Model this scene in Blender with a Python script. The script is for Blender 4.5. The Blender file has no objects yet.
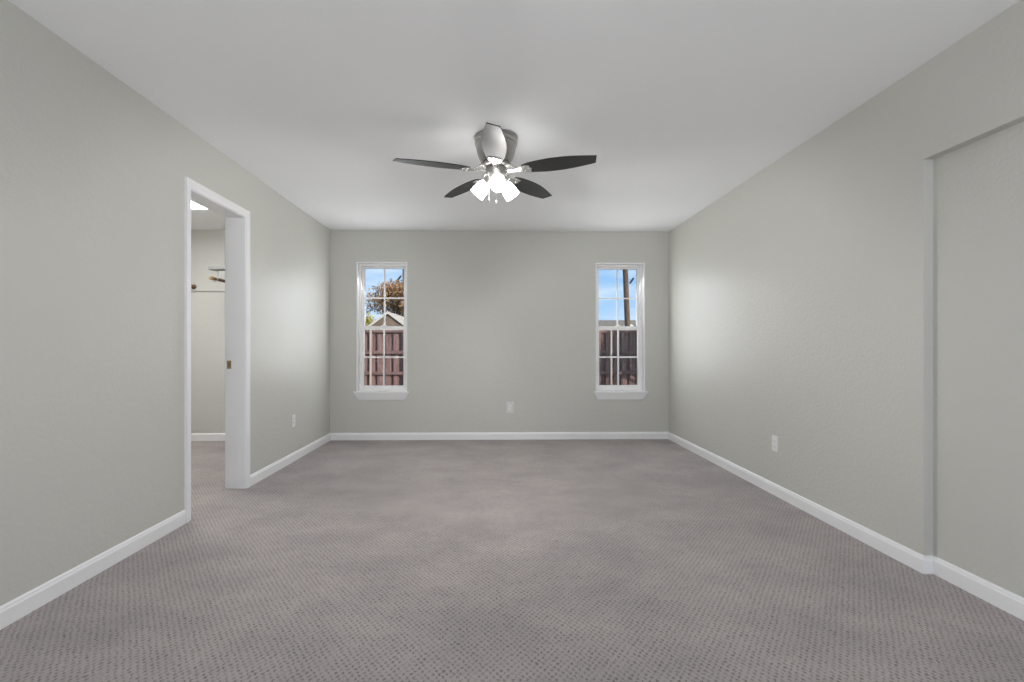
import bpy, bmesh, math, random
from mathutils import Vector, Matrix

random.seed(7)
S = bpy.context.scene
COL = S.collection
PI = math.pi
R = math.radians

# ------------------------------------------------------------------ camera
cam_data = bpy.data.cameras.new('camera')
cam_data.sensor_width = 36.0
cam_data.lens = 470.0 / 1024.0 * 36.0
cam_data.shift_x = 9.0 / 1024.0
cam_data.shift_y = 6.0 / 1024.0
cam_data.clip_start = 0.02
cam_data.clip_end = 500
cam = bpy.data.objects.new('camera', cam_data)
COL.objects.link(cam)
cam.location = (0, 0, 1.0825)
cam.rotation_euler = (R(90), 0, R(-1.14))
S.camera = cam

# ------------------------------------------------------------------ colour management
S.view_settings.view_transform = 'Standard'
S.view_settings.look = 'None'
S.view_settings.exposure = 0.13
S.view_settings.gamma = 1.0
S.view_settings.use_curve_mapping = False
S.cycles.use_denoising = True
S.cycles.max_bounces = 10
S.cycles.diffuse_bounces = 7
S.cycles.glossy_bounces = 4
S.cycles.transparent_max_bounces = 12
S.cycles.sample_clamp_indirect = 6.0
S.cycles.caustics_reflective = False
S.cycles.caustics_refractive = False

# ------------------------------------------------------------------ world: blue sky with thin white cloud
W = bpy.data.worlds.new('sky')
S.world = W
W.use_nodes = True
nt = W.node_tree
nt.nodes.clear()
n_out = nt.nodes.new('ShaderNodeOutputWorld')
n_bg = nt.nodes.new('ShaderNodeBackground')
n_tc = nt.nodes.new('ShaderNodeTexCoord')
n_sep = nt.nodes.new('ShaderNodeSeparateXYZ')
n_grad = nt.nodes.new('ShaderNodeValToRGB')
n_map = nt.nodes.new('ShaderNodeMapping')
n_noise = nt.nodes.new('ShaderNodeTexNoise')
n_cr = nt.nodes.new('ShaderNodeValToRGB')
n_mix = nt.nodes.new('ShaderNodeMix')
n_mix.data_type = 'RGBA'
L = nt.links.new
L(n_tc.outputs['Generated'], n_sep.inputs[0])
L(n_sep.outputs['Z'], n_grad.inputs['Fac'])
e = n_grad.color_ramp.elements
e[0].position = 0.0
e[0].color = (0.46, 0.66, 0.90, 1)
e[1].position = 0.28
e[1].color = (0.17, 0.42, 0.83, 1)
L(n_tc.outputs['Generated'], n_map.inputs['Vector'])
n_map.inputs['Scale'].default_value = (1.0, 1.0, 6.0)
L(n_map.outputs[0], n_noise.inputs['Vector'])
n_noise.inputs['Scale'].default_value = 2.6
n_noise.inputs['Detail'].default_value = 5
n_noise.inputs['Roughness'].default_value = 0.55
L(n_noise.outputs[0], n_cr.inputs['Fac'])
n_cr.color_ramp.elements[0].position = 0.455
n_cr.color_ramp.elements[0].color = (0, 0, 0, 1)
n_cr.color_ramp.elements[1].position = 0.70
n_cr.color_ramp.elements[1].color = (1, 1, 1, 1)
L(n_cr.outputs[0], n_mix.inputs[0])
L(n_grad.outputs[0], n_mix.inputs[6])
n_mix.inputs[7].default_value = (0.80, 0.86, 0.92, 1)
L(n_mix.outputs[2], n_bg.inputs['Color'])
n_bg.inputs['Strength'].default_value = 1.08
L(n_bg.outputs[0], n_out.inputs[0])

# ------------------------------------------------------------------ sun, window daylight and an added rear fill
def light(name, kind, loc, direction, energy, color=(1, 1, 1), size=None, angle=None):
    d = bpy.data.lights.new(name, kind)
    d.energy = energy
    d.color = color
    if kind == 'AREA':
        d.shape = 'RECTANGLE'
        d.size, d.size_y = size
    if kind == 'SUN':
        d.angle = angle
    o = bpy.data.objects.new(name, d)
    COL.objects.link(o)
    o.location = loc
    o.rotation_euler = Vector(direction).to_track_quat('-Z', 'Z').to_euler()
    return o

light('sun', 'SUN', (16, -16, 14), (-0.62, 0.58, -0.55), 4.5, (1.0, 0.93, 0.84), angle=R(0.6))
# added room fill, set at an invented opening in the unseen rear wall
light('rear_fill_light', 'AREA', (0.1, -2.32, 1.05), (0, 1, 1.7), 90, (0.98, 0.985, 1.0), size=(3.4, 2.0))
# daylight entering the two windows of the far wall
light('left_window_daylight', 'AREA', (-1.30, 5.494, 1.33), (0.06, -1, 0.05), 7.5, (0.95, 0.98, 1.0), size=(0.50, 1.15))
light('right_window_daylight', 'AREA', (1.49, 5.494, 1.33), (-0.06, -1, 0.05), 7.0, (0.95, 0.98, 1.0), size=(0.50, 1.15))

# the same daylight falling steeply through the glass onto sash, reveal and stool
light('left_window_skylight', 'AREA', (-1.30, 5.78, 1.45), (0.05, -1, -0.45), 4.0, (0.97, 0.98, 1.0), size=(0.50, 1.05))
light('right_window_skylight', 'AREA', (1.49, 5.78, 1.45), (-0.05, -1, -0.45), 4.0, (0.97, 0.98, 1.0), size=(0.50, 1.05))

# ------------------------------------------------------------------ materials
def new_mat(name):
    m = bpy.data.materials.new(name)
    m.use_nodes = True
    b = m.node_tree.nodes['Principled BSDF']
    return m, m.node_tree, b

def plain(name, rgb, rough=0.5, metal=0.0, spec=0.5, var=0.0, scale=20.0, bump=0.0, bump_scale=150.0):
    """principled with a little procedural mottling and bump"""
    m, t, b = new_mat(name)
    b.inputs['Roughness'].default_value = rough
    b.inputs['Metallic'].default_value = metal
    b.inputs['Specular IOR Level'].default_value = spec
    tc = t.nodes.new('ShaderNodeTexCoord')
    no = t.nodes.new('ShaderNodeTexNoise')
    no.inputs['Scale'].default_value = scale
    no.inputs['Detail'].default_value = 4
    t.links.new(tc.outputs['Object'], no.inputs['Vector'])
    cr = t.nodes.new('ShaderNodeValToRGB')
    cr.color_ramp.elements[0].position = 0.3
    cr.color_ramp.elements[1].position = 0.7
    cr.color_ramp.elements[0].color = tuple(max(0, c * (1 - var)) for c in rgb) + (1,)
    cr.color_ramp.elements[1].color = tuple(min(1, c * (1 + var)) for c in rgb) + (1,)
    t.links.new(no.outputs[0], cr.inputs['Fac'])
    t.links.new(cr.outputs[0], b.inputs['Base Color'])
    if bump:
        n2 = t.nodes.new('ShaderNodeTexNoise')
        n2.inputs['Scale'].default_value = bump_scale
        n2.inputs['Detail'].default_value = 2
        t.links.new(tc.outputs['Object'], n2.inputs['Vector'])
        bp = t.nodes.new('ShaderNodeBump')
        bp.inputs['Strength'].default_value = bump
        bp.inputs['Distance'].default_value = 0.004
        t.links.new(n2.outputs[0], bp.inputs['Height'])
        t.links.new(bp.outputs[0], b.inputs['Normal'])
    return m

M_wall = plain('greige_satin_paint', (0.570, 0.565, 0.527), 0.42, spec=0.28, var=0.012, scale=1.5, bump=0.5, bump_scale=55)
M_ceil = plain('ceiling_paint', (0.87, 0.875, 0.88), 0.85, spec=0.2, var=0.01, scale=1.2, bump=0.12, bump_scale=60)
M_trim = plain('white_trim_paint', (0.85, 0.85, 0.855), 0.35, spec=0.5, var=0.01, scale=6)
M_vinyl = plain('white_vinyl', (0.90, 0.89, 0.88), 0.35, spec=0.5, var=0.01, scale=6)
M_plastic = plain('white_plastic', (0.80, 0.80, 0.79), 0.3, spec=0.5, var=0.01, scale=30)
M_slot = plain('dark_slot', (0.16, 0.16, 0.16), 0.6)
M_plate = plain('painted_plate', (0.66, 0.655, 0.625), 0.4)
M_brass = plain('antique_brass', (0.42, 0.31, 0.15), 0.35, metal=1.0, var=0.1, scale=60)
M_nickel = plain('brushed_nickel', (0.42, 0.41, 0.395), 0.40, metal=1.0, var=0.05, scale=40)
M_chrome = plain('polished_nickel', (0.80, 0.79, 0.77), 0.18, metal=1.0, var=0.03, scale=40)
M_blade = plain('espresso_blade', (0.012, 0.0115, 0.011), 0.52, spec=0.55, var=0.2, scale=14)
M_rod = plain('stained_closet_rod', (0.16, 0.085, 0.03), 0.4, var=0.25, scale=25)
M_greymetal = plain('grey_bracket', (0.33, 0.33, 0.33), 0.5, var=0.03)
M_greyshelf = plain('grey_shelf_paint', (0.20, 0.20, 0.197), 0.5, var=0.03)

def emissive(name, rgb, strength):
    m, t, b = new_mat(name)
    b.inputs['Base Color'].default_value = rgb + (1,)
    b.inputs['Roughness'].default_value = 0.4
    b.inputs['Emission Color'].default_value = rgb + (1,)
    b.inputs['Emission Strength'].default_value = strength
    return m

M_shade = emissive('lit_frosted_glass', (1.0, 0.985, 0.96), 11.0)
M_bulb = emissive('lit_bulb', (1.0, 0.98, 0.94), 8.0)
M_lens = emissive('lit_diffuser', (1.0, 1.0, 1.0), 12.3)

def glass_mat():
    m = bpy.data.materials.new('window_glass')
    m.use_nodes = True
    t = m.node_tree
    t.nodes.clear()
    out = t.nodes.new('ShaderNodeOutputMaterial')
    tr = t.nodes.new('ShaderNodeBsdfTransparent')
    tr.inputs['Color'].default_value = (0.97, 0.985, 0.98, 1)
    gl = t.nodes.new('ShaderNodeBsdfGlossy')
    gl.inputs['Roughness'].default_value = 0.02
    fr = t.nodes.new('ShaderNodeFresnel')
    fr.inputs['IOR'].default_value = 1.30
    mx = t.nodes.new('ShaderNodeMixShader')
    t.links.new(fr.outputs[0], mx.inputs[0])
    t.links.new(tr.outputs[0], mx.inputs[1])
    t.links.new(gl.outputs[0], mx.inputs[2])
    t.links.new(mx.outputs[0], out.inputs[0])
    return m
M_glass = glass_mat()

def carpet_mat():
    m, t, b = new_mat('patterned_loop_carpet')
    N, K = t.nodes.new, t.links.new
    b.inputs['Roughness'].default_value = 0.95
    b.inputs['Specular IOR Level'].default_value = 0.1
    b.inputs['Sheen Weight'].default_value = 0.15
    b.inputs['Sheen Roughness'].default_value = 0.6
    tc = N('ShaderNodeTexCoord')
    # slight wobble of the woven lattice
    wob = N('ShaderNodeTexNoise'); wob.inputs['Scale'].default_value = 3.0; wob.inputs['Detail'].default_value = 2
    K(tc.outputs['Object'], wob.inputs['Vector'])
    ws = N('ShaderNodeVectorMath'); ws.operation = 'SCALE'; ws.inputs['Scale'].default_value = 0.012
    K(wob.outputs['Color'], ws.inputs[0])
    add = N('ShaderNodeVectorMath'); add.operation = 'ADD'
    K(tc.outputs['Object'], add.inputs[0]); K(ws.outputs[0], add.inputs[1])
    wob2 = N('ShaderNodeTexNoise'); wob2.inputs['Scale'].default_value = 38; wob2.inputs['Detail'].default_value = 2
    K(tc.outputs['Object'], wob2.inputs['Vector'])
    ws2 = N('ShaderNodeVectorMath'); ws2.operation = 'SCALE'; ws2.inputs['Scale'].default_value = 0.020
    K(wob2.outputs['Color'], ws2.inputs[0])
    add2 = N('ShaderNodeVectorMath'); add2.operation = 'ADD'
    K(add.outputs[0], add2.inputs[0]); K(ws2.outputs[0], add2.inputs[1])
    add = add2
    sep = N('ShaderNodeSeparateXYZ'); K(add.outputs[0], sep.inputs[0])
    def mth(op, a, c=None):
        n = N('ShaderNodeMath'); n.operation = op
        for i, v in enumerate((a, c)):
            if v is None: continue
            if isinstance(v, (int, float)): n.inputs[i].default_value = v
            else: K(v, n.inputs[i])
        return n.outputs[0]
    px, py = 0.024, 0.031          # lattice pitch in metres
    sx = mth('SINE', mth('MULTIPLY', sep.outputs['X'], 2 * PI / px))
    sy = mth('SINE', mth('MULTIPLY', sep.outputs['Y'], 2 * PI / py))
    brk = N('ShaderNodeTexNoise'); brk.inputs['Scale'].default_value = 22; brk.inputs['Detail'].default_value = 3
    K(tc.outputs['Object'], brk.inputs['Vector'])
    lat = mth('MULTIPLY', mth('MULTIPLY', sx, sy), mth('ADD', mth('MULTIPLY', brk.outputs[0], 3.2), -0.6))   # uneven soft dimples
    fine = N('ShaderNodeTexNoise'); fine.inputs['Scale'].default_value = 150; fine.inputs['Detail'].default_value = 2
    K(tc.outputs['Object'], fine.inputs['Vector'])
    h = mth('ADD', lat, mth('MULTIPLY', mth('SUBTRACT', fine.outputs[0], 0.5), 3.0))
    hh = mth('ADD', mth('MULTIPLY', h, 0.32), 0.5)
    cr = N('ShaderNodeValToRGB')
    cr.color_ramp.elements[0].position = 0.10
    cr.color_ramp.elements[0].color = (0.165, 0.145, 0.140, 1)
    cr.color_ramp.elements[1].position = 0.52
    cr.color_ramp.elements[1].color = (0.370, 0.332, 0.322, 1)
    K(hh, cr.inputs['Fac'])
    # soft traffic and vacuum shading in the pile
    big = N('ShaderNodeTexNoise'); big.inputs['Scale'].default_value = 2.8; big.inputs['Detail'].default_value = 5
    big.inputs['Roughness'].default_value = 0.6
    mp = N('ShaderNodeMapping'); mp.inputs['Scale'].default_value = (0.9, 1.1, 1)
    K(tc.outputs['Object'], mp.inputs['Vector']); K(mp.outputs[0], big.inputs['Vector'])
    c2 = N('ShaderNodeValToRGB')
    c2.color_ramp.elements[0].position = 0.34; c2.color_ramp.elements[0].color = (0.86, 0.86, 0.87, 1)
    c2.color_ramp.elements[1].position = 0.66; c2.color_ramp.elements[1].color = (1.10, 1.09, 1.08, 1)
    K(big.outputs[0], c2.inputs['Fac'])
    mx = N('ShaderNodeMix'); mx.data_type = 'RGBA'; mx.blend_type = 'MULTIPLY'; mx.inputs[0].default_value = 1.0
    K(cr.outputs[0], mx.inputs[6]); K(c2.outputs[0], mx.inputs[7])
    K(mx.outputs[2], b.inputs['Base Color'])
    bp = N('ShaderNodeBump'); bp.inputs['Strength'].default_value = 0.5; bp.inputs['Distance'].default_value = 0.004
    K(hh, bp.inputs['Height']); K(bp.outputs[0], b.inputs['Normal'])
    return m
M_carpet = carpet_mat()

def wood_mat(name, dark, lightc, stretch=(9, 9, 0.7), scale=3.0):
    m, t, b = new_mat(name)
    b.inputs['Roughness'].default_value = 0.85
    b.inputs['Specular IOR Level'].default_value = 0.15
    tc = t.nodes.new('ShaderNodeTexCoord')
    mp = t.nodes.new('ShaderNodeMapping'); mp.inputs['Scale'].default_value = stretch
    no = t.nodes.new('ShaderNodeTexNoise'); no.inputs['Scale'].default_value = scale; no.inputs['Detail'].default_value = 6
    cr = t.nodes.new('ShaderNodeValToRGB')
    cr.color_ramp.elements[0].position = 0.32; cr.color_ramp.elements[0].color = dark + (1,)
    cr.color_ramp.elements[1].position = 0.68; cr.color_ramp.elements[1].color = lightc + (1,)
    t.links.new(tc.outputs['Object'], mp.inputs['Vector'])
    t.links.new(mp.outputs[0], no.inputs['Vector'])
    t.links.new(no.outputs[0], cr.inputs['Fac'])
    t.links.new(cr.outputs[0], b.inputs['Base Color'])
    return m
M_fence = wood_mat('weathered_red_cedar', (0.16, 0.085, 0.075), (0.33, 0.20, 0.18))
M_rail = wood_mat('fence_rail_wood', (0.15, 0.085, 0.075), (0.27, 0.16, 0.145), stretch=(0.7, 9, 9))
M_stake = wood_mat('pale_stake_wood', (0.42, 0.33, 0.26), (0.62, 0.50, 0.42))
M_pole = wood_mat('tarred_pole_wood', (0.07, 0.045, 0.035), (0.24, 0.155, 0.10), stretch=(6, 6, 0.5))
M_bark = wood_mat('tree_bark', (0.06, 0.045, 0.035), (0.16, 0.12, 0.09))
M_siding = plain('tan_siding', (0.22, 0.155, 0.11), 0.85, spec=0.2, var=0.15, scale=4)
M_shingle = plain('pale_shingle', (0.50, 0.42, 0.34), 0.9, spec=0.1, var=0.15, scale=9)
M_shingle2 = plain('beige_shingle', (0.20, 0.172, 0.142), 0.9, spec=0.1, var=0.15, scale=4)
M_fascia = plain('cream_fascia', (0.66, 0.59, 0.52), 0.6, var=0.03)
M_whitesiding = plain('white_siding', (0.85, 0.85, 0.85), 0.7, var=0.03)
M_brick = plain('brown_brick', (0.24, 0.16, 0.12), 0.9, spec=0.1, var=0.25, scale=8)
M_dark = plain('dark_porcelain', (0.03, 0.035, 0.05), 0.3)
M_wire = plain('steel_wire', (0.15, 0.15, 0.16), 0.5, metal=0.6)
M_lawn = plain('winter_lawn', (0.20, 0.19, 0.10), 0.95, spec=0.1, var=0.35, scale=3, bump=0.5, bump_scale=40)

def leaf_mat(name, cols):
    m, t, b = new_mat(name)
    b.inputs['Roughness'].default_value = 0.7
    b.inputs['Specular IOR Level'].default_value = 0.2
    tc = t.nodes.new('ShaderNodeTexCoord')
    no = t.nodes.new('ShaderNodeTexNoise'); no.inputs['Scale'].default_value = 3.5; no.inputs['Detail'].default_value = 5
    no.inputs['Roughness'].default_value = 0.75
    cr = t.nodes.new('ShaderNodeValToRGB')
    el = cr.color_ramp.elements
    el[0].position = 0.30; el[0].color = cols[0] + (1,)
    el[1].position = 0.72; el[1].color = cols[-1] + (1,)
    for i, c in enumerate(cols[1:-1]):
        q = el.new(0.30 + 0.42 * (i + 1) / (len(cols) - 1)); q.color = c + (1,)
    t.links.new(tc.outputs['Object'], no.inputs['Vector'])
    t.links.new(no.outputs[0], cr.inputs['Fac'])
    t.links.new(cr.outputs[0], b.inputs['Base Color'])
    return m
M_leaf_autumn = leaf_mat('autumn_leaves', [(0.38, 0.17, 0.15), (0.48, 0.23, 0.11), (0.38, 0.26, 0.11), (0.56, 0.31, 0.20), (0.46, 0.25, 0.25)])
M_leaf_yellow = leaf_mat('yellow_green_leaves', [(0.30, 0.30, 0.06), (0.55, 0.45, 0.08), (0.62, 0.52, 0.18)])
M_leaf_green = leaf_mat('green_leaves', [(0.05, 0.10, 0.03), (0.12, 0.18, 0.05), (0.20, 0.22, 0.08)])

# ------------------------------------------------------------------ mesh helpers
def add_box(bm, x0, x1, y0, y1, z0, z1, bevel=0.0):
    v = [bm.verts.new(p) for p in ((x0, y0, z0), (x1, y0, z0), (x1, y1, z0), (x0, y1, z0),
                                   (x0, y0, z1), (x1, y0, z1), (x1, y1, z1), (x0, y1, z1))]
    fs = [bm.faces.new([v[i] for i in q]) for q in ((0, 3, 2, 1), (4, 5, 6, 7), (0, 1, 5, 4), (1, 2, 6, 5), (2, 3, 7, 6), (3, 0, 4, 7))]
    if bevel:
        ed = list({e_ for f in fs for e_ in f.edges})
        bmesh.ops.bevel(bm, geom=ed, offset=bevel, segments=2, affect='EDGES', profile=0.5)

def add_lathe(bm, prof, seg=40, mat=None, cap=True):
    """profile of (r, z) turned about Z, then moved by mat"""
    mat = mat or Matrix()
    rings = []
    for r, z in prof:
        if r < 1e-6:
            rings.append([bm.verts.new(mat @ Vector((0, 0, z)))])
        else:
            rings.append([bm.verts.new(mat @ Vector((r * math.cos(2 * PI * i / seg), r * math.sin(2 * PI * i / seg), z))) for i in range(seg)])
    for a, c in zip(rings, rings[1:]):
        for i in range(seg):
            j = (i + 1) % seg
            if len(a) == 1 and len(c) == 1: continue
            if len(a) == 1: bm.faces.new((a[0], c[i], c[j]))
            elif len(c) == 1: bm.faces.new((a[i], a[j], c[0]))
            else: bm.faces.new((a[i], a[j], c[j], c[i]))
    if cap:
        for ring in (rings[0], rings[-1]):
            if len(ring) > 2: bm.faces.new(ring)

def add_tube(bm, pts, r, seg=10, taper=None):
    pts = [Vector(p) for p in pts]
    rings = []
    for k, p in enumerate(pts):
        d = (pts[min(k + 1, len(pts) - 1)] - pts[max(k - 1, 0)]).normalized()
        up = Vector((0, 0, 1)) if abs(d.z) < 0.9 else Vector((1, 0, 0))
        a = d.cross(up).normalized(); c = d.cross(a)
        rr = r if taper is None else r + (taper - r) * k / (len(pts) - 1)
        rings.append([bm.verts.new(p + a * rr * math.cos(2 * PI * i / seg) + c * rr * math.sin(2 * PI * i / seg)) for i in range(seg)])
    for a, c in zip(rings, rings[1:]):
        for i in range(seg):
            j = (i + 1) % seg
            bm.faces.new((a[i], a[j], c[j], c[i]))
    bm.faces.new(rings[0]); bm.faces.new(rings[-1])

def add_prism(bm, poly, vec, mat=None):
    """closed polygon of 3D points, extruded by vec"""
    mat = mat or Matrix()
    vec = Vector(vec)
    a = [bm.verts.new(mat @ Vector(p)) for p in poly]
    c = [bm.verts.new(mat @ (Vector(p) + vec)) for p in poly]
    n = len(poly)
    bm.faces.new(a); bm.faces.new(c[::-1])
    for i in range(n):
        j = (i + 1) % n
        bm.faces.new((a[i], c[i], c[j], a[j]))

def obj(name, bm, m, parent=None, smooth=False, label=None):
    bmesh.ops.recalc_face_normals(bm, faces=bm.faces[:])
    me = bpy.data.meshes.new(name)
    bm.to_mesh(me); bm.free()
    if smooth:
        for p in me.polygons: p.use_smooth = True
        try:
            me.set_sharp_from_angle(angle=R(38))
        except Exception:
            pass
    me.materials.append(m)
    o = bpy.data.objects.new(name, me)
    COL.objects.link(o)
    if parent is not None:
        o.parent = parent
    if label: o['label'] = label
    return o

def tag(o, label, cat, group=None, kind=None):
    o['label'] = label; o['category'] = cat
    if group: o['group'] = group
    if kind: o['kind'] = kind
    return o

def thing(name, label, cat, loc=(0, 0, 0), group=None, kind=None):
    o = bpy.data.objects.new(name, None)
    COL.objects.link(o)
    o.location = loc
    o.empty_display_size = 0.1
    return tag(o, label, cat, group, kind)

def struct(name, bm, m, label, cat):
    o = obj(name, bm, m)
    return tag(o, label, cat, kind='structure')

def B(): return bmesh.new()

# ------------------------------------------------------------------ room shell
XL, XR, YB, YR, H = -1.90, 2.06, 5.50, -2.20, 2.44
XC = -4.20           # closet's far side
XI = -2.043          # closet side of the partition
win_z = (0.565, 2.073)
WIN = ((-1.594, -1.008), (1.199, 1.782))
DY0, DY1, DZ = 2.980, 3.631, 2.069     # clear door opening

bm = B(); add_box(bm, XC - 0.15, XR + 0.15, YR - 0.12, YB + 0.16, -0.10, 0.0)
struct('floor', bm, M_carpet, 'grey-brown loop carpet with a small woven dot pattern across the room', 'floor')
bm = B(); add_box(bm, XC - 0.15, XR + 0.15, YR - 0.12, YB + 0.16, H, H + 0.14)
struct('ceiling', bm, M_ceil, 'smooth white flat ceiling above the empty room', 'ceiling')

bm = B()
y0, y1 = YB, YB + 0.16
xs = [XC - 0.15, WIN[0][0], WIN[0][1], WIN[1][0], WIN[1][1], XR + 0.15]
add_box(bm, xs[0], xs[1], y0, y1, 0, H)
add_box(bm, xs[2], xs[3], y0, y1, 0, H)
add_box(bm, xs[4], xs[5], y0, y1, 0, H)
for a, c in WIN:
    add_box(bm, a, c, y0, y1, 0, win_z[0])
    add_box(bm, a, c, y0, y1, win_z[1], H)
struct('wall_back', bm, M_wall, 'greige far wall with two narrow windows', 'wall')

bm = B()
add_box(bm, XI, XL, YR, DY0 - 0.018, 0, H)
add_box(bm, XI, XL, DY1 + 0.018, YB, 0, H)
add_box(bm, XI, XL, DY0 - 0.018, DY1 + 0.018, DZ + 0.018, H)
struct('wall_left', bm, M_wall, 'greige left wall with the open doorway', 'wall')

RX, RY0, RY1, RZ, RY2, RZ2 = 2.108, 0.20, 2.212, 1.982, 1.787, 2.055
bm = B()
add_box(bm, XR, XR + 0.15, RY1, YB, 0, H)
add_box(bm, XR, XR + 0.15, RY2, RY1, RZ, H)
add_box(bm, XR, XR + 0.15, RY0, RY2, RZ2, H)
add_box(bm, XR, XR + 0.15, YR, RY0, 0, H)
add_box(bm, RX, XR + 0.15, RY0, RY1, 0, RZ2)
struct('wall_right', bm, M_wall, 'greige right wall with a shallow recess near the camera', 'wall')

bm = B()   # wall behind the camera with a wide opening added to let fill light in
add_box(bm, XC - 0.15, -1.65, YR - 0.12, YR, 0, H)
add_box(bm, 1.85, XR + 0.15, YR - 0.12, YR, 0, H)
add_box(bm, -1.65, 1.85, YR - 0.12, YR, 2.15, H)
struct('wall_rear', bm, M_wall, 'greige wall behind the camera around an added light opening', 'wall')

bm = B()
add_box(bm, XC - 0.15, XC, YR, YB, 0, H)
add_box(bm, XC, XI, 1.55, 1.70, 0, H)
struct('wall_closet', bm, M_wall, 'greige closet walls beyond the open doorway', 'wall')

# ------------------------------------------------------------------ baseboards
BB = [(0.0, 0.0), (0.013, 0.0), (0.013, 0.064), (0.010, 0.070), (0.0085, 0.078), (0.004, 0.084), (0.0, 0.084)]
def baseboard(name, path, side, label):
    """profile swept along a floor path with mitred corners; side=+1: room on the left of travel"""
    bm = B()
    P = [Vector((p[0], p[1], 0)) for p in path]
    rings = []
    for k, p in enumerate(P):
        ns = []
        if k > 0:
            d = (P[k] - P[k - 1]).normalized(); ns.append(Vector((-d.y, d.x, 0)) * side)
        if k < len(P) - 1:
            d = (P[k + 1] - P[k]).normalized(); ns.append(Vector((-d.y, d.x, 0)) * side)
        n = sum(ns, Vector())
        n = n / n.length_squared * len(ns) if len(ns) == 1 else n * (2.0 / n.length_squared)
        rings.append([bm.verts.new(p + n * o_ + Vector((0, 0, z))) for o_, z in BB])
    for a, c in zip(rings, rings[1:]):
        m_ = len(a)
        for i in range(m_):
            j = (i + 1) % m_
            bm.faces.new((a[i], a[j], c[j], c[i]))
    bm.faces.new(rings[0]); bm.faces.new(rings[-1])
    return struct(name, bm, M_trim, label, 'baseboard')

CASE_Y0, CASE_Y1, CASE_Z = 2.926, 3.676, 2.128
baseboard('baseboard_left', [(XL, YR), (XL, CASE_Y0)], -1, 'white baseboard on the left wall, camera side of the doorway')
baseboard('baseboard_left', [(XL, CASE_Y1), (XL, YB), ], -1, 'white baseboard on the left wall, window side of the doorway')
baseboard('baseboard_back', [(XL, YB), (XR, YB)], -1, 'white baseboard along the wall under both windows')
baseboard('baseboard_right', [(XR, YB), (XR, RY1), (RX, RY1), (RX, RY0), (XR, RY0), (XR, YR)], -1, 'white baseboard along the right wall and round its recess')
baseboard('baseboard_closet', [(XC, YB), (XI, YB)], -1, 'white baseboard on the closet wall seen through the doorway')

# ------------------------------------------------------------------ doorway with cased jamb
door = thing('door_1', 'white cased doorway in the left wall open to a closet', 'doorway', (XL, (DY0 + DY1) / 2, 0), kind='structure')
def child_origin(p, o):
    o.data.transform(Matrix.Translation(-p.location))
    return o
bm = B()
add_box(bm, XI - 0.001, XL + 0.001, DY0 - 0.018, DY0, 0, DZ)
add_box(bm, XI - 0.001, XL + 0.001, DY1, DY1 + 0.018, 0, DZ)
add_box(bm, XI - 0.001, XL + 0.001, DY0 - 0.018, DY1 + 0.018, DZ, DZ + 0.018)
child_origin(door, obj('door_jamb', bm, M_trim, door))
def casing(xface, sgn):
    bm = B()
    rv = 0.005
    for i, (ins, t, wd) in enumerate(((0.0, 0.017, 0.013), (0.013, 0.013, 0.013), (0.026, 0.010, None))):
        oy0, oy1, oz = CASE_Y0 + ins, CASE_Y1 - ins, CASE_Z - ins
        if wd is None: iy0, iy1, iz = DY0 - rv, DY1 + rv, DZ + rv
        else: iy0, iy1, iz = oy0 + wd, oy1 - wd, oz - wd
        poly = [(xface, oy0, 0), (xface, oy0, oz), (xface, oy1, oz), (xface, oy1, 0), (xface, iy1, 0), (xface, iy1, iz), (xface, iy0, iz), (xface, iy0, 0)]
        add_prism(bm, poly, (sgn * t, 0, 0))
    return bm
child_origin(door, obj('door_casing', casing(XL, 1), M_trim, door))
child_origin(door, obj('door_casing', casing(XI, -1), M_trim, door))
# brass strike plate let into the far jamb
bm = B()
add_box(bm, -2.036, -2.004, DY1 - 0.0022, DY1, 0.916, 0.978, 0.0008)
sp = child_origin(door, obj('strike_plate', bm, M_brass, door, label='brass strike plate on the far jamb'))
bm = B()
add_box(bm, -2.024, -2.011, DY1 - 0.0030, DY1 - 0.0015, 0.934, 0.960)
lh = obj('latch_hole', bm, M_slot, sp, label='dark latch hole'); child_origin(door, lh)
for z in (0.924, 0.970):
    bm = B(); add_lathe(bm, [(0.0, -0.0006), (0.0035, -0.0006), (0.003, 0.0006), (0.0, 0.0008)], 12,
                        Matrix.Translation((-2.018, DY1 - 0.0026, z)) @ Matrix.Rotation(R(90), 4, 'X'), cap=False)
    child_origin(door, obj('screw', bm, M_brass, sp))

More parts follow.
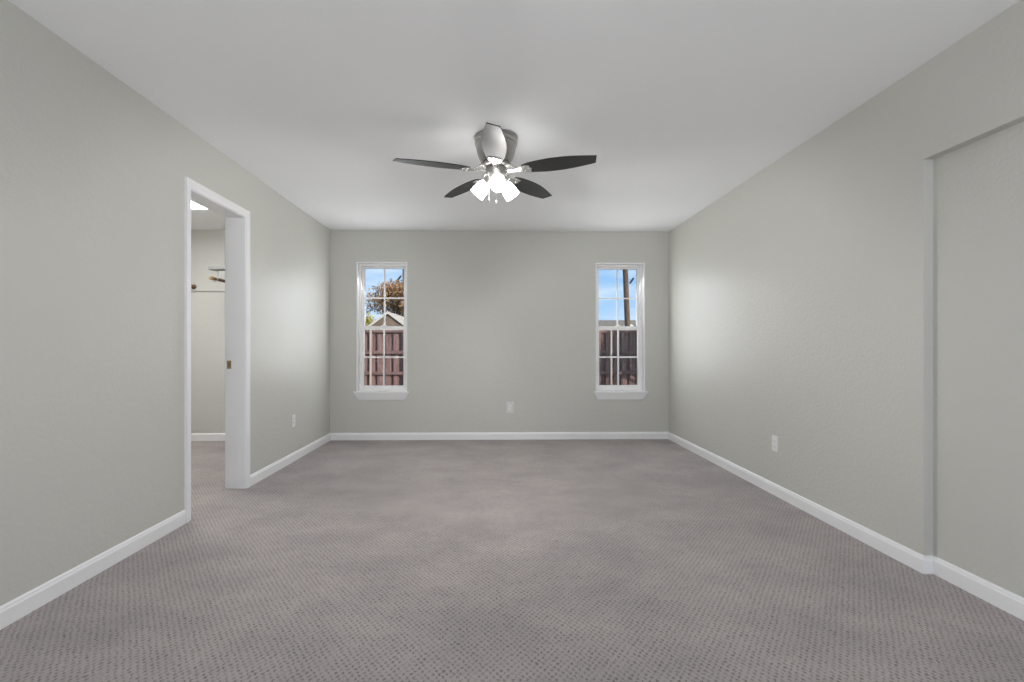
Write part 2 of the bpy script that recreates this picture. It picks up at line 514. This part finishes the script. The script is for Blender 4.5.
# ------------------------------------------------------------------ windows
def window(name, x0, x1, label):
    z0, z1 = win_z
    w = thing(name, label, 'window', ((x0 + x1) / 2, YB, z0), kind='structure')
    def put(nm, bm, m, parent=w, **k):
        o = obj(nm, bm, m, parent, **k); child_origin(w, o); return o
    def frame_ring(bm, xa, xb, za, zb, ya, yb, l, r, b, t):
        add_box(bm, xa, xa + l, ya, yb, za, zb)
        add_box(bm, xb - r, xb, ya, yb, za, zb)
        add_box(bm, xa + l, xb - r, ya, yb, za, za + b)
        add_box(bm, xa + l, xb - r, ya, yb, zb - t, zb)
    lt = 0.014
    bm = B(); frame_ring(bm, x0, x1, z0, z1, YB - 0.003, YB + 0.105, lt, lt, 0.004, lt)
    put('jamb_liner', bm, M_trim)
    bm = B(); frame_ring(bm, x0 + lt, x1 - lt, z0 + 0.004, z1 - lt, YB + 0.075, YB + 0.158, 0.018, 0.018, 0.020, 0.022)
    put('window_frame', bm, M_vinyl)
    fx0, fx1, fz0, fz1 = x0 + lt + 0.018, x1 - lt - 0.018, z0 + 0.024, z1 - lt - 0.022
    mid = 1.302
    def sash(nm, za, zb, ya, yb, b, t, hfrac):
        bm = B()
        frame_ring(bm, fx0, fx1, za, zb, ya, yb, 0.028, 0.028, b, t)
        s = put(nm, bm, M_vinyl)
        ga, gb, gz0, gz1 = fx0 + 0.028, fx1 - 0.028, za + b, zb - t
        ym = (ya + yb) / 2
        bm = B(); add_box(bm, ga, gb, ym - 0.002, ym + 0.002, gz0, gz1)
        put('pane', bm, M_glass, s)
        bm = B()
        xm = (ga + gb) / 2; zm = gz0 + (gz1 - gz0) * hfrac
        mw = 0.0075 if nm == 'upper_sash' else 0.009
        add_box(bm, xm - mw, xm + mw, ym - 0.009, ym + 0.009, gz0, gz1)
        add_box(bm, ga, gb, ym - 0.0088, ym + 0.0088, zm - mw, zm + mw)
        put('muntin', bm, M_vinyl, s)
        return s
    sash('upper_sash', mid - 0.012, fz1, YB + 0.122, YB + 0.150, 0.040, 0.020, 0.49)
    lo = sash('lower_sash', fz0, mid + 0.028, YB + 0.086, YB + 0.116, 0.036, 0.046, 0.51)
    bm = B()
    xm = (x0 + x1) / 2
    add_box(bm, xm - 0.03, xm + 0.03, YB + 0.090, YB + 0.112, mid + 0.028, mid + 0.038, 0.002)
    add_lathe(bm, [(0.012, 0.0), (0.012, 0.008), (0.008, 0.012)], 16, Matrix.Translation((xm, YB + 0.10, mid + 0.038)))
    put('sash_lock', bm, M_vinyl, lo)
    # stool with horns, and tapered apron below
    sx0, sx1 = x0 - 0.022, x1 + 0.022
    bm = B()
    add_box(bm, sx0, sx1, YB - 0.045, YB, z0 - 0.020, z0, 0.003)
    add_box(bm, x0, x1, YB - 0.002, YB + 0.080, z0 - 0.018, z0 + 0.0005)
    put('window_stool', bm, M_trim)
    bm = B()
    zt, zb = z0 - 0.020, z0 - 0.098
    t_ = [(sx0 + 0.004, YB, zt), (sx1 - 0.004, YB, zt), (sx1 - 0.004, YB - 0.038, zt), (sx0 + 0.004, YB - 0.038, zt)]
    b_ = [(sx0 + 0.045, YB, zb), (sx1 - 0.045, YB, zb), (sx1 - 0.045, YB - 0.012, zb), (sx0 + 0.045, YB - 0.012, zb)]
    va = [bm.verts.new(p) for p in t_]; vb = [bm.verts.new(p) for p in b_]
    bm.faces.new(va); bm.faces.new(vb)
    for i in range(4):
        j = (i + 1) % 4
        bm.faces.new((va[i], va[j], vb[j], vb[i]))
    put('apron', bm, M_trim)
    return w
window('window_1', *WIN[0], 'white double-hung window showing autumn leaves and red fence')
window('window_2', *WIN[1], 'white double-hung window showing the wooden utility pole')

# ------------------------------------------------------------------ outlets
def outlet(loc, rotz, label, plate_mat):
    """duplex outlet built facing -Y at the origin"""
    t = thing('wall_outlet', label, 'outlet', loc, group='duplex wall outlets')
    t.rotation_euler = (0, 0, rotz)
    bm = B(); add_box(bm, -0.035, 0.035, -0.0055, 0.0, -0.057, 0.057, 0.0022)
    pl = obj('cover_plate', bm, plate_mat, t)
    bm = B(); add_lathe(bm, [(0.0, 0.0), (0.0036, 0.0), (0.003, 0.0012), (0.0, 0.0016)], 14, Matrix.Translation((0, -0.0055, 0)) @ Matrix.Rotation(R(90), 4, 'X'), cap=False)
    obj('screw', bm, M_plastic, pl)
    for s in (-1, 1):
        bm = B()
        cz = s * 0.0195
        poly = []
        for i in range(28):
            a = 2 * PI * i / 28
            poly.append((max(-0.0145, min(0.0145, 0.0175 * math.cos(a))), -0.0050, cz + max(-0.0142, min(0.0142, 0.0175 * math.sin(a)))))
        add_prism(bm, poly, (0, -0.0028, 0))
        rc = obj('receptacle', bm, M_plastic, t)
        bm = B()
        add_box(bm, -0.0068, -0.0050, -0.0081, -0.0074, cz - 0.001, cz + 0.0085)
        add_box(bm, 0.0050, 0.0066, -0.0081, -0.0074, cz + 0.0005, cz + 0.0080)
        add_lathe(bm, [(0.0024, 0.0), (0.0024, 0.0006)], 12, Matrix.Translation((0, -0.0074, cz - 0.0075)) @ Matrix.Rotation(R(90), 4, 'X'))
        obj('slot', bm, M_slot, rc, label='dark plug slots')
    return t
outlet((XL, 4.497, 0.382), R(90), 'white duplex outlet low on the left wall past the doorway', M_plastic)
outlet((XR, 3.398, 0.375), R(-90), 'white duplex outlet low on the right wall', M_plastic)
back_outlet = outlet((0.190, YB, 0.374), 0, 'duplex outlet with pale greige plate on the wall between the windows', M_plate)
back_outlet.scale = (1.22, 1.0, 1.14)     # an oversize plate

# ------------------------------------------------------------------ ceiling fan
FX, FY = 0.015, 3.055
fan = thing('ceiling_fan', 'five-blade dark ceiling fan with three lit shades', 'ceiling fan', (FX, FY, H))
def fo(name, bm, m, parent=fan, smooth=True, **k): return obj(name, bm, m, parent, smooth, **k)
# all fan parts are built relative to the fan's mount point on the ceiling (z down)
bm = B(); add_lathe(bm, [(0.0, 0.0), (0.137, 0.0), (0.139, -0.004), (0.139, -0.016), (0.134, -0.021), (0.134, -0.028), (0.139, -0.032), (0.138, -0.046),
                         (0.131, -0.052), (0.128, -0.075), (0.121, -0.105), (0.110, -0.135), (0.098, -0.155), (0.092, -0.164), (0.0, -0.166)], 56, cap=False)
fo('motor_housing', bm, M_nickel)
bm = B(); add_lathe(bm, [(0.0, -0.164), (0.085, -0.166), (0.090, -0.172), (0.090, -0.188), (0.080, -0.194), (0.0, -0.194)], 48, cap=False)
fo('flywheel', bm, M_nickel)
bm = B(); add_lathe(bm, [(0.0, -0.192), (0.058, -0.194), (0.068, -0.202), (0.069, -0.226), (0.060, -0.242), (0.048, -0.252), (0.044, -0.270), (0.030, -0.282), (0.012, -0.288), (0.0, -0.292)], 44, cap=False)
fo('switch_housing', bm, M_nickel)

BLZ = -0.217
def blade_outline():
    top, bot = [], []
    n = 26
    r0, r1 = 0.180, 0.648
    for i in range(n + 1):
        t = i / n
        r = r0 + (r1 - r0) * t
        hw = 0.040 + 0.036 * math.sin(PI * min(1.0, (t * 0.93 + 0.02)) ** 0.92) - 0.010 * t
        if t < 0.08: hw *= 0.82 + 0.18 * math.sqrt(t / 0.08)
        top.append((r, hw)); bot.append((r, -hw))
    # slanted tip: trailing corner a little further out
    rt, ht = top[-1]; rb, hb = bot[-1]
    top[-1] = (rt - 0.010, ht); bot[-1] = (rb + 0.004, hb)
    return top + bot[::-1]
OUT = blade_outline()
def bracket_bm(mat):
    bm = B()
    # flared arm: narrow at the flywheel, broad crescent where it is screwed under the blade
    pts = [(0.070, 0.017), (0.110, 0.013), (0.145, 0.016), (0.175, 0.030), (0.200, 0.040), (0.222, 0.041), (0.236, 0.031), (0.228, 0.018), (0.240, 0.008)]
    poly = [(x, y, -0.0042) for x, y in pts] + [(x, -y, -0.0042) for x, y in pts[::-1]]
    add_prism(bm, poly, (0, 0, -0.005), mat)
    return bm
for k in range(5):
    a = R(-91.7 + 72 * k)
    place = Matrix.Rotation(a, 4, 'Z') @ Matrix.Translation((0, 0, BLZ)) @ Matrix.Rotation(R(-9.5), 4, 'X')
    bm = B(); add_prism(bm, [(x, y, -0.003) for x, y in OUT], (0, 0, 0.006), place)
    bmesh.ops.bevel(bm, geom=[e_ for e_ in bm.edges if e_.calc_length() > 0.0 and abs(sum(f.normal.dot(Vector((0, 0, 1))) for f in e_.link_faces)) > 9], offset=0.001, segments=1)
    bl = fo('fan_blade', bm, M_blade, smooth=False)
    br = fo('blade_bracket', bracket_bm(place), M_chrome, smooth=False)
    bm = B()
    ca, sa = math.cos(a), math.sin(a)
    add_tube(bm, [(0.07 * ca, 0.07 * sa, -0.181), (0.10 * ca, 0.10 * sa, -0.186), (0.125 * ca, 0.125 * sa, -0.200), (0.150 * ca, 0.150 * sa, BLZ - 0.006)], 0.0085, 12)
    fo('arm', bm, M_chrome, br)
    for (rx, ry) in ((0.196, 0.024), (0.196, -0.024), (0.222, 0.0)):
        bm = B(); add_lathe(bm, [(0.005, 0.0), (0.0045, -0.003), (0.0, -0.0035)], 10, place @ Matrix.Translation((rx, ry, -0.0090)), cap=False)
        fo('screw', bm, M_chrome, br)

FAN_W = 25.5
SHADE = [(0.024, 0.0), (0.030, -0.004), (0.037, -0.016), (0.043, -0.034), (0.047, -0.056), (0.049, -0.080), (0.0495, -0.104)]
shade_prof = SHADE + [(0.0465, -0.104), (0.046, -0.080), (0.044, -0.056), (0.040, -0.034), (0.034, -0.017), (0.022, -0.004)]
for k, az in enumerate((-84, 156, 36)):
    a = R(az)
    tilt = R(46)
    neck = Vector((0.066 * math.cos(a), 0.066 * math.sin(a), -0.280))
    m_ = Matrix.Translation(neck) @ Matrix.Rotation(a, 4, 'Z') @ Matrix.Rotation(-tilt, 4, 'Y')
    bm = B()
    add_tube(bm, [(0.035 * math.cos(a), 0.035 * math.sin(a), -0.262), (0.052 * math.cos(a), 0.052 * math.sin(a), -0.266), tuple(m_ @ Vector((0, 0, 0.006)))], 0.009, 12)
    add_lathe(bm, [(0.0, 0.012), (0.020, 0.010), (0.027, 0.0), (0.028, -0.010), (0.024, -0.012)], 24, m_, cap=False)
    hl = fo('lamp_holder', bm, M_nickel)
    bm = B(); add_lathe(bm, shade_prof, 36, m_, cap=False)
    fo('glass_shade', bm, M_shade, label='lit white frosted glass shade')
    bm = B(); add_lathe(bm, [(0.0, -0.012), (0.012, -0.014), (0.014, -0.030), (0.026, -0.050), (0.030, -0.066), (0.024, -0.084), (0.0, -0.094)], 24, m_, cap=False)
    fo('bulb', bm, M_bulb, hl)
    ld = bpy.data.lights.new('fan_bulb_light', 'SPOT')
    ld.energy = FAN_W * 0.5 if k == 0 else FAN_W * 1.38; ld.spot_size = R(142); ld.spot_blend = 0.45; ld.shadow_soft_size = 0.03
    ld.color = (1.0, 0.985, 0.97)
    lo_ = bpy.data.objects.new('fan_bulb_light', ld); COL.objects.link(lo_)
    p_ = m_ @ Vector((0, 0, -0.100)); d_ = m_.to_3x3() @ Vector((0, 0, -1))
    lo_.location = Vector((FX, FY, H)) + p_
    lo_.rotation_euler = d_.to_track_quat('-Z', 'Y').to_euler()
def chain(x, y, z0, z1):
    bm = B()
    add_tube(bm, [(x, y, z0), (x, y, z1)], 0.0011, 6)
    n = int((z0 - z1) / 0.007)
    for i in range(n):
        bmesh.ops.create_icosphere(bm, subdivisions=1, radius=0.0021, matrix=Matrix.Translation((x, y, z0 - 0.007 * i)))
    c = fo('pull_chain', bm, M_chrome)
    bm = B(); add_lathe(bm, [(0.0, z1 + 0.004), (0.003, z1), (0.005, z1 - 0.012), (0.004, z1 - 0.022), (0.0, z1 - 0.025)], 14, Matrix.Translation((x, y, 0)), cap=False)
    fo('chain_fob', bm, M_chrome, c)
chain(-0.045, -0.050, -0.235, -0.405)
chain(0.002, -0.028, -0.275, -0.415)

# ------------------------------------------------------------------ closet fittings seen through the doorway
lamp = thing('closet_ceiling_light', 'bright white rectangular light panel on the closet ceiling', 'ceiling light', (-3.05, 4.125, H))
bm = B()
for q in ((-0.62, -0.59, -0.36, 0.36), (0.59, 0.62, -0.36, 0.36), (-0.59, 0.59, -0.36, -0.345), (-0.59, 0.59, 0.345, 0.36)):
    add_box(bm, q[0], q[1], q[2], q[3], -0.035, 0.0)
add_box(bm, -0.59, 0.59, -0.345, 0.345, -0.008, 0.0)
obj('fixture_frame', bm, M_trim, lamp)
bm = B(); add_box(bm, -0.59, 0.59, -0.345, 0.345, -0.062, -0.010)
obj('diffuser', bm, M_lens, lamp, label='glowing white diffuser')

# narrow painted ledge on the closet's far wall
bm = B(); add_box(bm, XC, XI, YB - 0.018, YB, 1.725, 1.741)
struct('trim_1', bm, M_wall, 'thin painted ledge strip along the closet wall', 'trim')

# short grey shelf with a rod hung beneath it, on the closet's far wall
shelf = thing('closet_shelf', 'small grey shelf with a brown rod high on the closet wall', 'shelf', (-2.835, YB, 1.895))
bm = B(); add_box(bm, -0.155, 0.30, -0.52, -0.42, 0.0, 0.030, 0.002)
obj('shelf_board', bm, M_greyshelf, shelf)
bm = B()
add_box(bm, -0.090, -0.076, -0.475, -0.465, -0.094, 0.0)
ring = []
for i in range(13):
    a = PI * i / 12 + PI
    ring.append((-0.110 + 0.0265 * math.cos(a), -0.470, -0.092 + 0.0265 * math.sin(a)))
add_tube(bm, ring, 0.005, 8)
obj('rod_bracket', bm, M_greymetal, shelf)

bm = B()
add_tube(bm, [(-0.110, -0.545, -0.092), (-0.110, -0.543, -0.092), (-0.110, 0.0, -0.092)], 0.018, 20)
rod = obj('closet_rod', bm, M_rod, shelf, smooth=True, label='dark brown wooden rod under the shelf')
bm = B()
add_lathe(bm, [(0.0, 0.010), (0.016, 0.008), (0.021, 0.0), (0.021, -0.020), (0.0, -0.020)], 20, Matrix.Translation((-0.110, -0.545, -0.092)) @ Matrix.Rotation(R(90), 4, 'X'), cap=False)
obj('end_cap', bm, M_brass, rod, label='brass end cap')

knob = thing('closet_rod_socket', 'small round brown rod socket above the closet ledge', 'rod socket', (-3.462, YB, 1.779))
bm = B(); add_lathe(bm, [(0.0, 0.045), (0.016, 0.045), (0.021, 0.038), (0.021, 0.012), (0.027, 0.008), (0.028, 0.0), (0.0, 0.0)], 24, Matrix.Rotation(R(90), 4, 'X'), cap=False)
obj('socket_ring', bm, M_rod, knob)
bm = B(); add_lathe(bm, [(0.0, 0.050), (0.010, 0.049), (0.012, 0.044)], 16, Matrix.Rotation(R(90), 4, 'X'), cap=False)
obj('plug', bm, M_brass, knob)

# ------------------------------------------------------------------ outside: yard, fence, neighbours
GZ = -0.25
bm = B(); add_box(bm, -60, 60, YB + 0.2, 140, GZ - 0.2, GZ)
tag(obj('lawn', bm, M_lawn), 'dull winter grass of the back yard beyond the windows', 'lawn', kind='structure')

FYD = 12.0
fence = thing('wood_fence', 'reddish brown board fence outside both windows', 'fence', (0, FYD, GZ))
ftop = 1.60 - GZ
x = -7.0
i = 0
while x < 7.6:
    x2 = x + 2.42
    bm = B()
    q = x
    while q < x2 - 0.05:
        wv = 0.140 + random.uniform(-0.006, 0.006)
        hh = ftop + random.uniform(-0.02, 0.02)
        lean = random.uniform(-0.004, 0.004)
        yj = random.uniform(-0.006, 0.006)
        poly = [(q, 0.02 + yj, 0.03), (q + wv, 0.02 + yj, 0.03), (q + wv + lean, 0.02 + yj, hh - 0.035), (q + wv - 0.03 + lean, 0.02 + yj, hh), (q + 0.03 + lean, 0.02 + yj, hh), (q + lean, 0.02 + yj, hh - 0.035)]
        add_prism(bm, poly, (0, 0.016, 0))
        # board behind the gap
        add_box(bm, q + wv - 0.02, q + wv + 0.095, 0.082, 0.098, 0.03, ftop - 0.02)
        q += 0.203
    obj('picket_panel', bm, M_fence, fence)
    for rz in (0.18, 0.67, 1.20, 1.74):
        bm = B(); add_box(bm, x, x2, -0.020, 0.0195 - 0.006, rz - 0.04, rz + 0.04)
        obj('rail', bm, M_rail, fence)
    bm = B(); add_box(bm, x - 0.045, x + 0.045, -0.115, -0.022, -0.02, ftop - 0.10)
    obj('post', bm, M_fence, fence)
    x = x2

def stake(px, label):
    bm = B()
    add_box(bm, px - 0.020, px + 0.020, -0.02, 0.02, -0.05, 1.74, 0.004)
    o = obj('garden_stake', bm, M_stake)
    o.location = (0, FYD - 0.55, GZ)
    tag(o, label, 'stake', group='pale stakes before the fence')
stake(-2.98, 'slim pale wooden stake before the fence, behind the left window')
stake(2.88, 'slim pale wooden stake before the fence, behind the right window')

# leafy crown: many single leaves on branches, one foliage mesh per tree
def tree(name, label, base, height, crown, n, leaf, m, trunk_r, cat='tree', lobes=7, seed=1):
    rnd = random.Random(seed)
    t = thing(name, label, cat, base)
    cx, cz, rx, ry, rz = crown
    bm = B()
    add_tube(bm, [(0, 0, -0.1), (0.03, 0.02, height * 0.35), (cx * 0.6, 0, height * 0.6), (cx, 0, cz)], trunk_r, 9, taper=trunk_r * 0.35)
    blobs = []
    for i in range(lobes):
        d = Vector((rnd.gauss(0, 1), rnd.gauss(0, 1), rnd.gauss(0.15, 0.8))).normalized()
        c = Vector((cx + d.x * rx * 0.62, d.y * ry * 0.62, cz + d.z * rz * 0.62))
        blobs.append((c, rnd.uniform(0.34, 0.56)))
        add_tube(bm, [(cx * 0.6, 0, height * 0.55), tuple(Vector((cx * 0.6, 0, height * 0.55)).lerp(c, 0.55) + Vector((0, 0, 0.06))), tuple(c + (c - Vector((cx, 0, cz))) * 0.35)], trunk_r * 0.4, 6, taper=trunk_r * 0.08)
    obj('trunk', bm, M_bark, t, smooth=True)
    bm = B()
    for i in range(n):
        c, s = blobs[rnd.randrange(lobes)]
        d = Vector((rnd.gauss(0, 1), rnd.gauss(0, 1), rnd.gauss(0, 1))).normalized() * (rnd.random() ** 0.45)
        p = c + Vector((d.x * rx * s, d.y * ry * s, d.z * rz * s))
        q = Matrix.Translation(p) @ Matrix.Rotation(rnd.uniform(0, 2 * PI), 4, 'Z') @ Matrix.Rotation(rnd.uniform(-1.3, 1.3), 4, 'X') @ Matrix.Rotation(rnd.uniform(-0.6, 0.6), 4, 'Y')
        l = leaf * rnd.uniform(0.6, 1.25)
        v = [bm.verts.new(q @ Vector(u)) for u in ((0, -l * 0.5, 0), (l * 0.30, -l * 0.05, 0.03 * l), (0, l * 0.55, 0), (-l * 0.30, -l * 0.05, 0.03 * l))]
        bm.faces.new(v)
    obj('foliage', bm, m, t)
    return t
tree('autumn_tree', 'autumn tree with rusty orange leaves behind the gabled shed', (-5.6, 26.0, GZ), 4.0, (0.30, 3.65, 1.95, 1.6, 1.35), 7500, 0.15, M_leaf_autumn, 0.075, lobes=22, seed=5)
tree('yellow_shrub', 'small yellow-green bush left of the gabled shed', (-5.50, 20.8, GZ), 2.0, (-0.05, 2.30, 0.42, 0.4, 0.55), 900, 0.09, M_leaf_yellow, 0.04, cat='bush', lobes=6, seed=3)
tree('shade_tree', 'leafy green tree shading the fence outside the right window', (5.4, 10.7, GZ), 2.6, (0, 2.55, 1.30, 1.0, 1.15), 5000, 0.12, M_leaf_green, 0.09, lobes=13, seed=11)

# gabled shed behind the fence
shed = thing('garden_shed', 'tan gabled shed with pale roof edges behind the fence', 'shed', (-3.58, 16.0, GZ))
az_, ez_, hw = 2.28 - GZ, 1.38 - GZ, 1.22
bm = B(); add_prism(bm, [(-hw, 0, 0), (hw, 0, 0), (hw, 0, ez_), (0, 0, az_ - 0.05), (-hw, 0, ez_)], (0, 2.8, 0))
obj('shed_wall', bm, M_siding, shed)
sl = (az_ - ez_) / hw
for s in (-1, 1):
    e2 = hw + 0.16
    bm = B(); add_prism(bm, [(0, -0.03, az_ + 0.005), (s * e2, -0.03, az_ - sl * e2 + 0.005), (s * e2, -0.03, az_ - sl * e2 - 0.055), (0, -0.03, az_ - 0.055)], (0, 3.0, 0))
    obj('roof_slope', bm, M_shingle, shed)
    bm = B(); add_prism(bm, [(0, -0.055, az_ + 0.015), (s * e2, -0.055, az_ - sl * e2 + 0.015), (s * e2, -0.055, az_ - sl * e2 - 0.07), (0, -0.055, az_ - 0.07)], (0, 0.025, 0))
    obj('rake_board', bm, M_fascia, shed, label='pale cream rake board')

# long low house far behind, with a small white gable
house = thing('neighbour_house', 'low house with long beige roof behind the utility pole', 'house', (13.0, 45.0, GZ))
rz_ = 3.90 - GZ
bm = B(); add_box(bm, -6.0, 6.0, 0.3, 8.0, 0, 2.4)
obj('house_wall', bm, M_brick, house)
bm = B()
v = [bm.verts.new(p) for p in ((-6.5, -0.2, 2.35), (6.5, -0.2, 2.35), (6.5, 8.5, 2.35), (-6.5, 8.5, 2.35), (-4.4, 4.1, rz_), (4.4, 4.1, rz_))]
for q in ((0, 1, 5, 4), (1, 2, 5), (2, 3, 4, 5), (3, 0, 4), (0, 3, 2, 1)): bm.faces.new([v[i_] for i_ in q])
obj('hip_roof', bm, M_shingle2, house)
bm = B(); add_prism(bm, [(-0.55, -0.6, 2.2), (0.75, -0.6, 2.2), (0.75, -0.6, 2.9), (0.12, -0.6, 3.50), (-0.55, -0.6, 2.9)], (0, 2.6, 0))
obj('white_gable', bm, M_whitesiding, house, label='small white gable')

# utility poles with guy wires
def utility_pole(base, lean, h_, r_, label, wire_from, wire_to, ins):
    t = thing('street_utility_pole', label, 'utility pole', base, group='wooden utility poles')
    bm = B(); add_tube(bm, [(0, 0, -0.3), (lean * h_ * 0.5, 0, h_ * 0.5), (lean * h_, 0, h_)], r_, 16, taper=r_ * 0.82)
    obj('pole', bm, M_pole, t, smooth=True)
    bm = B(); add_tube(bm, [wire_from, wire_to], 0.006, 6)
    w = obj('guy_wire', bm, M_wire, t)
    bm = B()
    a, c = Vector(ins[0]), Vector(ins[1])
    d = (c - a)
    m_ = Matrix.Translation(a) @ d.to_track_quat('Z', 'Y').to_matrix().to_4x4()
    n = d.length
    add_lathe(bm, [(0.0, 0.0), (0.05, 0.01), (0.075, n * 0.12), (0.055, n * 0.30), (0.075, n * 0.50), (0.055, n * 0.70), (0.075, n * 0.88), (0.05, n * 0.99), (0.0, n)], 14, m_, cap=False)
    obj('strain_insulator', bm, M_dark, w, smooth=True, label='dark strain insulator')
    return t
# right pole: base, lean, then the wire rising to the right of it
bx = 8.70
utility_pole((bx, 30.0, GZ), -0.040, 11.0, 0.185, 'brown wooden utility pole leaning slightly in the right window',
             (-0.21, 0, 5.05), (2.22, 0, 8.55), ((0.04, 0, 5.41), (0.29, 0, 5.77)))
utility_pole((-6.10, 32.0, GZ), 0.0, 11.0, 0.085, 'thin dark utility pole at the right edge of the left window',
             (0.0, 0, 6.40), (-1.9, 0, 3.9), ((-0.17, 0, 6.17), (-0.42, 0, 5.84)))
